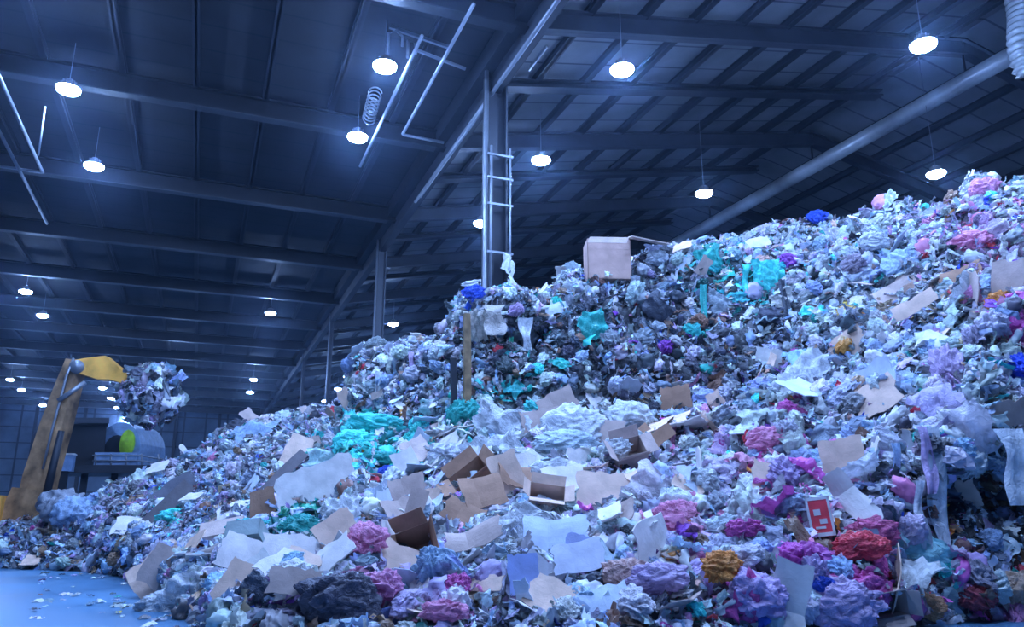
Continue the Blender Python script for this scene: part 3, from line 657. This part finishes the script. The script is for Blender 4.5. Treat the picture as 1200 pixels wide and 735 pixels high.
# red printed carton
p, n_ = P_off(968, 627, .35); rc = empty('printed_carton'); orient(rc, p, n_, .08, 0, .9); tag(rc, 'red carton with a white printed border beside the curved pale strip', 'carton'); LM.append((968, 627, 'the red printed carton'))
link('carton_body', MB().box((-.19, -.32, -.12), (.19, .32, .1)).mesh('carton_body'), M['red'], rc)
mb = MB()
for q in (((-.19,.27),(.19,.32)),((-.19,-.32),(.19,-.26)),((-.19,-.32),(-.15,.32)),((.15,-.32),(.19,.32)),((-.09,.02),(.02,.12)),((-.02,-.12),(.10,-.04)),((-.1,-.2),(.06,-.16))): mb.box((*q[0], .1), (*q[1], .108))
link('printed_panel', mb.mesh('printed_panel'), M['white'], rc)
# bags
bag(843,690,34,30,'orange','orange bag in the foreground below the pink slope','the orange bag',.4)
bag(975,712,62,44,'lilac','big purple-pink bag at the bottom of the right slope','the big purple-pink bag',.3)
bag(1078,712,34,26,(.75,.36,.18),'orange brown bag at the foot of the right slope','the orange brown bag',.25)
bag(400,716,70,50,(.14,.13,.17),'dull black sack at the bottom edge left of the blue film','the dull black sack',.3)
bag(215,712,60,38,'white','big white bag spilled on the floor at the toe','the big white bag on the floor',.25)
bag(1058,318,34,30,(.55,.72,.92),'round clear pale-blue bag high on the right heap','the round clear bag',.4)
bag(1138,290,36,30,'pink','round pale pink bag near the top of the right heap','the round pink bag',.35)
bag(1025,297,26,20,'white','round clear cup-like bag left of the round pale-blue one',None,.35)
bag(742,505,46,38,'white','white dome of film on the crest below the cliff','the white dome of film',.45)
bag(675,515,64,50,'white','puffed white sack on the crest left of the white dome','the puffed white sack',.4)
bag(720,545,30,26,'white','small round white bag in front of the white dome',None,.4)
bag(660,530,60,30,(.7,.82,.9),'long pale sack in front of the puffed white one',None,.4)
bag(445,512,60,26,'cyan','bright cyan bag at the top of the turquoise patch','the bright cyan bag',.35)
bag(415,528,44,30,'cyan','cyan crumpled bag left of the brightest one',None,.35)
bag(452,545,34,20,'teal','teal bag at the low end of the turquoise patch',None,.35)
bag(352,612,50,30,'green','green bag under the large pale cardboard sheet','the green bags',.35)
bag(360,632,40,22,'teal','teal bag below the green one',None,.35)
bag(300,632,44,24,(.05,.6,.6),'teal bag pair left of the green bags','the teal bags on the low slope',.35)
bag(206,606,28,22,'cyan','small turquoise bag beside the long dark board','the small turquoise bag',.3)
bag(545,488,34,34,'teal','teal bag hanging at the foot of the timber posts','the teal bag by the posts',.35)
bag(958,262,20,12,'blue','bright blue scrap bag on the skyline','the blue scrap on the skyline',.3)
bag(560,352,24,16,'blue','blue bag tucked under the white film at the cliff top','the blue bag at the cliff top',.4)
bag(575,340,54,18,'white','pale film bundle draped round the column foot','the pale bundle at the column foot',.3)
bag(455,560,22,16,'blue','deep blue bag below the turquoise patch',None,.35)
bag(430,672,40,34,'pink','salmon pink bag left of the open brown box','the salmon pink bag',.4)
bag(528,722,44,22,'pink','pink bag on the bottom edge below the curled cardboard','the pink bag at the bottom edge',.35)
bag(800,560,50,28,'lilac','lilac bag at the head of the pink slope','the lilac bag',.35)
bag(790,615,44,30,'pink','pink bag in the middle of the pink slope','the pink bag mid slope',.35)
bag(770,690,60,36,'lilac','pinkish lilac sack above the bottom edge','the pinkish lilac sack',.35)
bag(735,685,50,34,(.8,.5,.45),'salmon sack beside the pinkish lilac one',None,.35)
bag(905,535,36,24,'pink','bright pink bag under the cliff foot','the bright pink bag',.35)
bag(884,525,14,18,'red','small red bag beside the bright pink one','the small red bag',.4)
bag(1112,432,26,44,'lilac','violet pink bag hanging on the right heap','the violet pink bag',.35)
bag(930,492,20,18,'magenta','magenta bag at the end of the cliff','the magenta bag',.35)
bag(1020,625,44,24,(.75,.14,.32),'crimson bag right of the red printed carton','the crimson bag',.35)
bag(885,640,34,26,'magenta','magenta bag left of the red printed carton',None,.35)
bag(855,632,48,26,(.75,.85,.9),'white clear bag with a curved strip beside it',None,.35)
bag(1000,660,44,24,'red','red bag low on the right slope',None,.3)
bag(1130,700,34,22,(.6,.12,.15),'dark red bag at the foot of the right slope',None,.25)
bag(595,660,40,22,'white','white bag between the curled cardboard and the padded sheet',None,.35)
bag(955,690,20,14,'blue','blue bag above the big purple-pink one',None,.35)
bag(1165,350,20,18,'orange','orange scrap bag near the edge of the right heap',None,.35)
# films
film(940,445,68,34,'white','long white film lying down the right heap beside the cliff',.65,'the long white film',.4)
film(1075,640,80,30,(.45,.85,.88),'pale cyan film sheet below the hanging strips',-.45,'the pale cyan sheet',.35)
film(893,333,28,32,'cyan','turquoise film draped over the right shoulder of the cliff','' or 0,'the turquoise film on the cliff',.45,.8)
film(835,308,30,32,'teal','green film draped on the cliff top',.2,'the green film on the cliff',.45,.8)
film(600,512,90,36,'white','wide white film spread on the crest',-.2,'the wide white film on the crest',.4)
film(575,535,80,30,'white','bright film fold below the wide white film',.3,None,.4)
film(660,620,110,30,'white','long white film flowing over the cardboard layers',-.35,'the long white film on the cardboard',.45)
film(600,635,70,34,'white','white film bunched above the curled cardboard',.1,None,.4)
film(410,620,50,30,'white','white film right of the green bags',.3,None,.4)
film(395,545,66,24,(.7,.95,.95),'pale turquoise film between the cyan bags and the pale sheet',-.1,None,.45)
film(450,722,74,24,(.16,.22,.5),'dark blue film at the bottom edge',.1,'the dark blue film',.3)
film(885,640,40,14,'white','white curved strip on the pink slope',1.2,None,.45,strip=True)
film(610,395,40,34,'white','white film sheet jutting from the hollow in the cliff',.4,'the white sheet in the cliff hollow',.6,.7)
film(692,388,34,30,'teal','teal film patch on the face of the cliff',.3,'the teal patch on the cliff face',.4,.8)
film(560,375,26,34,(.55,.5,.45),'drab film hanging from the cliff top near the timber post',.1,None,.5,.8)
film(640,565,60,30,'white','white film in the middle of the cardboard layers',.2,None,.4)
film(230,690,60,26,'white','flat white film at the toe of the slope',.2,None,.3)
film(300,515,50,26,'pale blue','pale blue film on the low crest',.3,None,.35)
# hanging strips
def hang(x, y0, y1, w, col, label, phrase=None, off=None):
    off = off or (.75 if y0 > 480 else .42)
    p, n_ = P_off(x, y0, off); k = pxm(x, y0); L = (y1-y0)*k; nx, ny = 18, 6; Vs = []; r = np.random.default_rng(int(x+y0))
    ph = r.random(6)*6
    for i in range(nx):
        t_ = i/(nx-1)
        for j in range(ny):
            s_ = j/(ny-1)-.5; ww = w*k*(.55+.45*math.sin(3*t_+ph[0])**2)*(1-.3*t_)
            q = p+Rv*(s_*ww+.035*math.sin(5*t_+ph[1]))-np.array([0, 0, 1])*L*t_+np.array([-Fv[0], -Fv[1], 0])*(.08+.05*math.sin(s_*9+ph[2]+2*t_)+.05*math.sin(9*t_+ph[3]))
            Vs.append(q-p)
    i = np.arange(nx*ny).reshape(nx, ny); Fp = np.stack([i[:-1, :-1], i[1:, :-1], i[1:, 1:], i[:-1, 1:]], -1).reshape(-1, 4)
    o = link('film_strip', mesh_np('film_strip', np.array(Vs), Fp, np.ones(len(Fp))), M['film']); o.location = toV(p); o.color = (*(PAL[col] if isinstance(col, str) else col), 1)
    tag(o, label, 'plastic film', 'strips of film hanging from the heap')
    if phrase: LM.append((x, (y0+y1)/2, phrase))
hang(1092,505,625,26,'white','longest white film strip hanging in the hollow of the right heap','the longest hanging strip')
hang(1062,540,615,16,'pale blue','thin pale strip hanging left of the longest one')
hang(1048,560,625,12,'white','narrow white strip at the left end of the hanging films')
hang(1150,505,575,28,'white','wide white film hanging near the right edge','the wide hanging film')
hang(1178,560,625,20,'pale blue','pale strip hanging below the wide film')
hang(1135,575,625,14,'pale blue','short pale strip between the longest strip and the wide film')
hang(1075,520,585,14,'lilac','lilac strip close beside the longest hanging strip')
hang(582,362,398,34,(.62,.55,.5),'drab square film hanging over the dark hollow in the cliff')
hang(820,340,430,9,'teal','thin teal strip hanging down the middle of the cliff','the thin teal strip')
hang(603,385,440,10,'green','green strip hanging in the dark hollow')
hang(775,350,410,14,'grey','greyish strip on the cliff between the teal patch and the thin teal strip')
hang(868,318,352,13,'cyan','turquoise strip just left of the turquoise film on the cliff',off=.55)
hang(912,318,345,13,'cyan','turquoise strip just right of the turquoise film on the cliff',off=.55)
hang(535,350,400,22,'pale blue','pale film hanging down the corner of the cliff')
hang(527,362,402,18,'white','white film at the outer corner of the cliff top')
hang(447,440,480,9,'white','white strip on the left compacted block','the strip on the left block')
hang(485,420,470,10,'lilac','lilac strip on the right half of the left compacted block')
hang(595,400,450,16,'pale blue','pale blue film hanging beside the timber post')
hang(612,372,410,18,'white','white bag-like film hanging above the hollow')
hang(675,350,395,10,'grey','greyish strip below the rise of the cliff top')
hang(745,330,380,12,'grey','greyish strip under the carton on the cliff top')
hang(915,345,420,10,'dark grey','dark strip hanging where cliff and right heap meet')
# strip caught on the column ladder
pz = np.array([XV+.35, 21.05, 8.9])
for dz, hgt, wd, cl, lb in ((0, 1.5, .35, 'white', 'pale rag of film caught on the column ladder'), (-1.2, 1.4, .9, 'pale blue', 'tattered film caught round the column just above the mound')):
    Vp, Fp = film_proto(hgt, wd, 16, 9, 77+int(hgt*10), True); o = link('plastic_film', mesh_np('plastic_film', Vp, Fp, np.ones(len(Fp))), M['film']); o.location = pz+np.array([0, 0, dz]); o.rotation_euler = (0, math.radians(78), math.radians(-60)); o.color = (*PAL[cl], 1)
    tag(o, lb, 'plastic film', 'large pieces of plastic film on the heap')
# timber posts against the cliff
def post(x, y0, y1, r, w, label, m):
    a = atr(x, y1, r); b = atr(x, y0, r); return tag(link('timber_post', MB().bar([a, (a+b)/2+np.array([.02, 0, 0]), b], [w, w*.9, w*.85], [w*.8]*3).mesh('timber_post'), m), label, 'post', 'timber posts at the cliff')
post(547, 368, 490, 20.9, .2, 'yellowish timber post standing against the cliff', M['timber']); post(531, 420, 505, 21.0, .17, 'dark timber post left of the yellowish one', M['darksteel'])
LM.append((547, 430, 'the timber posts'))

# ------------------------------------------------------------------ hundreds of single pieces
COLW = {c: c for c in CN}
def rel_label(noun, colour, size, x, y):
    order = sorted(LM, key=lambda l: math.hypot(l[0]-x, l[1]-y))
    for lx, ly, ph in order[:9]:
        dx, dy = x-lx, y-ly; d = math.hypot(dx, dy); a = math.degrees(math.atan2(-dy, dx)) % 360
        rel = ['right of', 'above and right of', 'above', 'above and left of', 'left of', 'below and left of', 'below', 'below and right of'][int((a+22.5)//45) % 8]
        far = 'touching or just' if d < 22 else 'close' if d < 45 else 'a little way' if d < 90 else 'some way' if d < 150 else 'far'
        for sz_ in (size, ''):
            t_ = ' '.join(f'{sz_} {colour} {noun} {far} {rel} {ph}'.split())
            if t_ not in used_labels and len(t_.split()) <= 16: used_labels.add(t_); return t_
    return t_
big_films = [to_mesh(film_proto(1, rng.uniform(.4, .9), 16, 13, 500+i), 'plastic_film') for i in range(16)]
big_bags = [to_mesh(bag_proto(5, 600+i, .7), 'plastic_bag') for i in range(14)]
cards = []
for i in range(12):
    r_ = random.Random(i); fo = r_.uniform(-.25, .25); cu_ = r_.uniform(-.3, .3); ox = r_.uniform(-.2, .2)
    cards.append(slab(1, r_.uniform(.45, .85), .022, 7, 6, lambda a, b: fo*abs(a-ox)+cu_*b*b, .05, i).mesh('cardboard_sheet'))
def inframe(X, Y, R_):
    ok = (X > 5) & (X < 1195) & (Y < 733)
    for ex_, ey_, ew, eh in EXCL: ok &= ((X-ex_)/ew)**2+((Y-ey_-6)/eh)**2 > 1
    return ok.astype(float)
def near_w(X, Y, R_): return inframe(X, Y, R_)/(R_/13)**2.6
def place_many(name, meshes, n, size, noun, cat, group, wfn, m, tilt, off, cols=None, sq=None):
    p, nr, v = sample(n, wfn); steep = 1-np.abs(nr[:, 2]); Rm = rot_batch(n, nr, tilt, along_dir(nr, steep)); s = size(n, p); p = p+nr*rng.uniform(off[0], off[1], (n, 1)); qx, qy = proj(p)
    if cols is None: ci = pick_colours(qx, qy); cc = jitter_cols(ci, .12); cname = [CN[c] for c in ci]
    else: ks = [cols[i] for i in rng.integers(0, len(cols), n)]; cname = ks; cc = np.clip(np.array([CARD[k] for k in ks])*(1+.15*(rng.random((n, 1))*2-1)), 0, .95)
    med = np.median(s)
    for i in range(n):
        o = D.objects.new(name, meshes[int(rng.integers(0, len(meshes)))]); C.objects.link(o)
        if not o.data.materials: o.data.materials.append(m)
        mt = Matrix(Rm[i].tolist()).to_4x4(); mt = Matrix.Translation(Vector(p[i].tolist())) @ mt @ Matrix.Scale(float(s[i]), 4); o.matrix_world = mt; o.color = (*cc[i].tolist(), 1)
        tag(o, rel_label(noun, cname[i], 'large' if s[i] > med*1.15 else 'small' if s[i] < med*.85 else '', qx[i], qy[i]), cat, group)
def card_w(X, Y, R_):
    g = .04+1.6*np.exp(-((X-600)/150)**2-((Y-590)/75)**2)+.6*np.exp(-((X-330)/90)**2-((Y-670)/50)**2)+.25*np.exp(-((X-1090)/70)**2-((Y-360)/50)**2)+.4*np.exp(-((X-620)/120)**2-((Y-700)/40)**2)
    return inframe(X, Y, R_)*g/(R_/13)
place_many('plastic_film', big_films, 300-24, sz(.55, 1.15, 1.3), 'piece of film', 'plastic film', 'large pieces of plastic film on the heap', near_w, M['film'], .38, (.08, .24))
place_many('plastic_bag', big_bags, 300-48, sz(.38, .75, 1.3), 'crumpled bag', 'plastic bag', 'crumpled plastic bags on the heap', near_w, M['film'], .45, (.05, .2))
place_many('cardboard_sheet', cards, 190, sz(.5, 1.15, 1.4), 'cardboard piece', 'cardboard', 'loose sheets of cardboard on the heap', card_w, M['card'], .4, (.12, .3), ['tan', 'pale', 'pale', 'pale', 'grey brown', 'blue white', 'blue white'])

# ------------------------------------------------------------------ material handler with its load, platform behind
ex = empty('material_handler', atr(38, 612, 36.5)*np.array([1, 1, 0])); tag(ex, 'yellow material handler with raised boom and full grapple behind the low heap', 'excavator')
bo = Vector(ex.location)
def R_(x, y, r): return toV(atr(x, y, r))-bo
sdv = Vector((Fv[0], Fv[1], 0)).normalized()
mb = MB().bar([R_(36, 618, 36), R_(48, 560, 36), R_(66, 500, 36), R_(80, 455, 36), R_(90, 424, 36)], [.8]*5, [1.05, 1.0, .9, .7, .5], sdv); link('boom', mb.mesh('boom'), M['grime'], ex)
mb = MB().bar([R_(89, 430, 35.8), R_(104, 431, 35.7), R_(122, 432, 35.5), R_(136, 438, 35.3), R_(150, 446, 35)], [.6, .62, .62, .5, .4], [.5, .72, 1.0, .62, .35], sdv); link('stick', mb.mesh('stick'), M['yellow'], ex)
link('hydraulic_cylinder', MB().tube([R_(68, 470, 35.4), R_(100, 448, 35.4)], .1).mesh('hydraulic_cylinder', True), M['galv'], ex)
link('hydraulic_cylinder', MB().tube([R_(52, 590, 35.3), R_(72, 505, 35.3)], [.16, .12]).mesh('hydraulic_cylinder', True), M['darksteel'], ex)
link('hydraulic_hose', MB().tube([R_(86, 420, 35.5), R_(78, 440, 35.4), R_(62, 500, 35.4), R_(50, 550, 35.4)], .05).mesh('hydraulic_hose', True), M['galv'], ex)
link('pivot_pin', MB().tube([R_(90, 430, 35.4), R_(90, 430, 36.6)], .28, 14).mesh('pivot_pin', True), M['galv'], ex)
gr = link('grapple', MB().tube([R_(150, 446, 35), R_(166, 436, 35), R_(176, 438, 35)], [.18, .25, .3]).mesh('grapple', True), M['darksteel'], ex)
for k_ in range(5):
    a_ = k_*2*math.pi/5+.4; dx = 26*math.cos(a_); dr = 1.0*math.sin(a_)
    link('tine', MB().bar([R_(174, 438, 35), R_(174+dx, 444, 35+dr), R_(176+dx*1.25, 468, 35+dr*1.2), R_(176+dx*.7, 492, 35+dr*.6)], [.26, .24, .2, .08], [.2, .2, .16, .06]).mesh('tine'), M['galv'], gr)
mb = MB().box((-3.6, -1.4, .9), (-.9, 1.6, 2.4)); mb.box((-3.4, -1.1, 2.4), (-1.8, .6, 3.0)); link('body', mb.mesh('body'), M['yellow'], ex)
link('undercarriage', MB().box((-3.4, -1.6, 0), (.4, 1.6, .9)).mesh('undercarriage'), M['darksteel'], ex)
link('boom_foot', MB().bar([R_(30, 625, 36), R_(45, 575, 36)], [1.2, 1.0], [1.9, 1.5], sdv).mesh('boom_foot'), M['grime'], ex)
# load
nL = 420; c_ = atr(177, 464, 35); q = rng.normal(size=(nL, 3)); q /= np.linalg.norm(q, axis=1, keepdims=True); pL = c_+q*np.array([1.15, 1.1, 1.25])*(.55+.45*rng.random((nL, 1)))
sv = pick_colours; pick_colours = lambda x, y: rng.choice([0, 0, 1, 1, 11, 11, 12, 2], len(x))
ld = scatter_mesh('grabbed_waste', fp_small, nL, lambda n, p: rng.uniform(.5, .9, n), .6, (0, .1), ring=(pL, q, None), aniso=False); pick_colours = sv
tag(ld, 'ball of crumpled film and rags clutched in the grapple', 'waste bundle', kind='stuff')

pl = empty('sorting_platform', (atr(150, 560, 62))*np.array([1, 1, 0])); tag(pl, 'dark raised sorting platform with pale arched hood behind the excavator', 'platform'); bo = Vector(pl.location)
def R_(x, y, r): return toV(atr(x, y, r))-bo
a = R_(62, 552, 62); b = R_(205, 552, 62)
link('deck', MB().bar([a, b], 6, .5).mesh('deck'), M['darksteel'], pl)
mb = MB().bar([R_(64, 522, 62), R_(122, 522, 62)], 4, 3.4); link('cabin', mb.mesh('cabin'), M['darksteel'], pl)
link('cabin_roof', MB().bar([R_(58, 497, 61), R_(126, 497, 61)], 5, .35).mesh('cabin_roof'), M['steel'], pl)
for x in (66, 100, 135, 170, 202):
    t_ = R_(x, 553, 61); link('support_leg', MB().bar([t_, Vector((t_.x, t_.y, 0))], .4, .4).mesh('support_leg'), M['darksteel'], pl)
c1 = R_(136, 546, 60.5); rings = []; ax = Vector(Rv)
for dy in (0, 4):
    ring = []
    for i in range(15):
        q = math.pi*i/14; ring.append(c1+ax*1.5*math.cos(q)+Vector((0, 0, 1))*(1.9*math.sin(q)+1.1)+sdv*dy)
    ring = [c1+ax*1.5+sdv*dy]+ring+[c1-ax*1.5+sdv*dy]; rings.append(ring)
hd_ = link('arched_hood', MB().loft(rings).mesh('arched_hood'), M['paleblue'], pl)
link('arched_opening', MB().loft([[c1+ax*(.9*math.cos(math.pi*i/10)-.1)+Vector((0, 0, 1))*(1.2*math.sin(math.pi*i/10)+.9)-sdv*d_ for i in range(11)] for d_ in (.02, .1)]).mesh('arched_opening'), M['steel'], hd_)
link('lime_panel', MB().loft([[R_(150, 520, 60.2)+ax*.5*math.cos(q)+Vector((0, 0, 1))*.95*math.sin(q)-sdv*d_ for q in [2*math.pi*i/12 for i in range(12)]] for d_ in (0, .2)]).mesh('lime_panel'), M['lime'], pl)
for yy in (534, 540, 546): link('handrail', MB().tube([R_(108, yy, 59), R_(165, yy, 59), R_(200, yy+6, 59)], .06).mesh('handrail', True), M['galv'], pl)
for x in (112, 130, 148, 166, 186): link('rail_post', MB().tube([R_(x, 532, 59), R_(x, 550, 59)], .06).mesh('rail_post', True), M['galv'], pl)
link('skirt_panel', MB().bar([R_(110, 541, 59.3), R_(160, 541, 59.3)], .1, 1.2).mesh('skirt_panel'), M['paleblue'], pl)
wb = atr(75, 543, 57)
t = empty('white_crate', wb); tag(t, 'pale square crate between the excavator boom and the platform', 'crate')
mb = MB().box((-.55, -.5, -.5), (.55, .5, .5)); link('crate_body', mb.mesh('crate_body'), M['paleblue'], t); link('crate_lid', MB().box((-.6, -.55, .5), (.6, .55, .6)).mesh('crate_lid'), M['white'], t)
link('crate_stand', MB().box((-.3, -.3, -wb[2]), (.3, .3, -.5)).mesh('crate_stand'), M['darksteel'], t)
# posts of the back wall and a push wall in front of it
for x in range(-40, 46, 6): struct('trim_%d' % (x+41), MB().box((x-.2, Y1-.5, 0), (x+.2, Y1, ZV)), M['darksteel'])

# bundles of loose waste beside the boom, in the gap behind the low heap
p = atr(85, 585, 40); 
for x, y, w, cl, lb in ((82, 590, 1.1, 'pale blue', 'blue-grey bundle of waste beside the foot of the boom'), (97, 606, .55, 'pale blue', 'blue bundle beside the boom foot on the low crest'), (72, 570, 1.2, 'grey', 'dull grey bundle half hidden behind the boom foot')):
    Vp, Fp = bag_proto(4, x, .9); o = link('waste_bundle', mesh_np('waste_bundle', Vp, Fp, np.ones(len(Fp))), M['film']); p = surf(x, 612)[0]; o.location = toV(p)+Vector((0, 0, w*.35)); o.scale = (w, w, w*1.1); o.color = (*PAL[cl], 1); tag(o, lb, 'waste bundle', 'bundles of waste behind the low heap')

# ------------------------------------------------------------------ world, haze, view
hz = D.materials.new('bloom_haze'); hz.use_nodes = True; N_ = hz.node_tree.nodes; N_.remove(N_['Principled BSDF']); vs_ = N_.new('ShaderNodeVolumeScatter')
vs_.inputs['Color'].default_value = (.45, .65, 1, 1); vs_.inputs['Density'].default_value = .00065; vs_.inputs['Anisotropy'].default_value = .9  # haze added to imitate lens bloom as halos round the lamps
hz.node_tree.links.new(vs_.outputs[0], N_['Material Output'].inputs['Volume'])
tag(link('bloom_haze', MB().box((XL+.1, Y0+.1, .01), (XE-.1, Y1-.6, ZR+1)).mesh('bloom_haze'), hz), 'thin added haze that imitates lens bloom around the lamps', 'haze', kind='stuff')
w = D.worlds.new('world'); bpy.context.scene.world = w; w.use_nodes = True; bg = w.node_tree.nodes['Background']; bg.inputs[0].default_value = (.10, .22, .55, 1); bg.inputs[1].default_value = .28
sc = bpy.context.scene; sc.view_settings.view_transform = 'Standard'; sc.view_settings.look = 'None'; sc.view_settings.gamma = 1; sc.view_settings.use_curve_mapping = False; sc.view_settings.exposure = -.06
sc.cycles.use_denoising = True; sc.cycles.max_bounces = 6; sc.cycles.diffuse_bounces = 4; sc.cycles.glossy_bounces = 2; sc.cycles.sample_clamp_indirect = 4
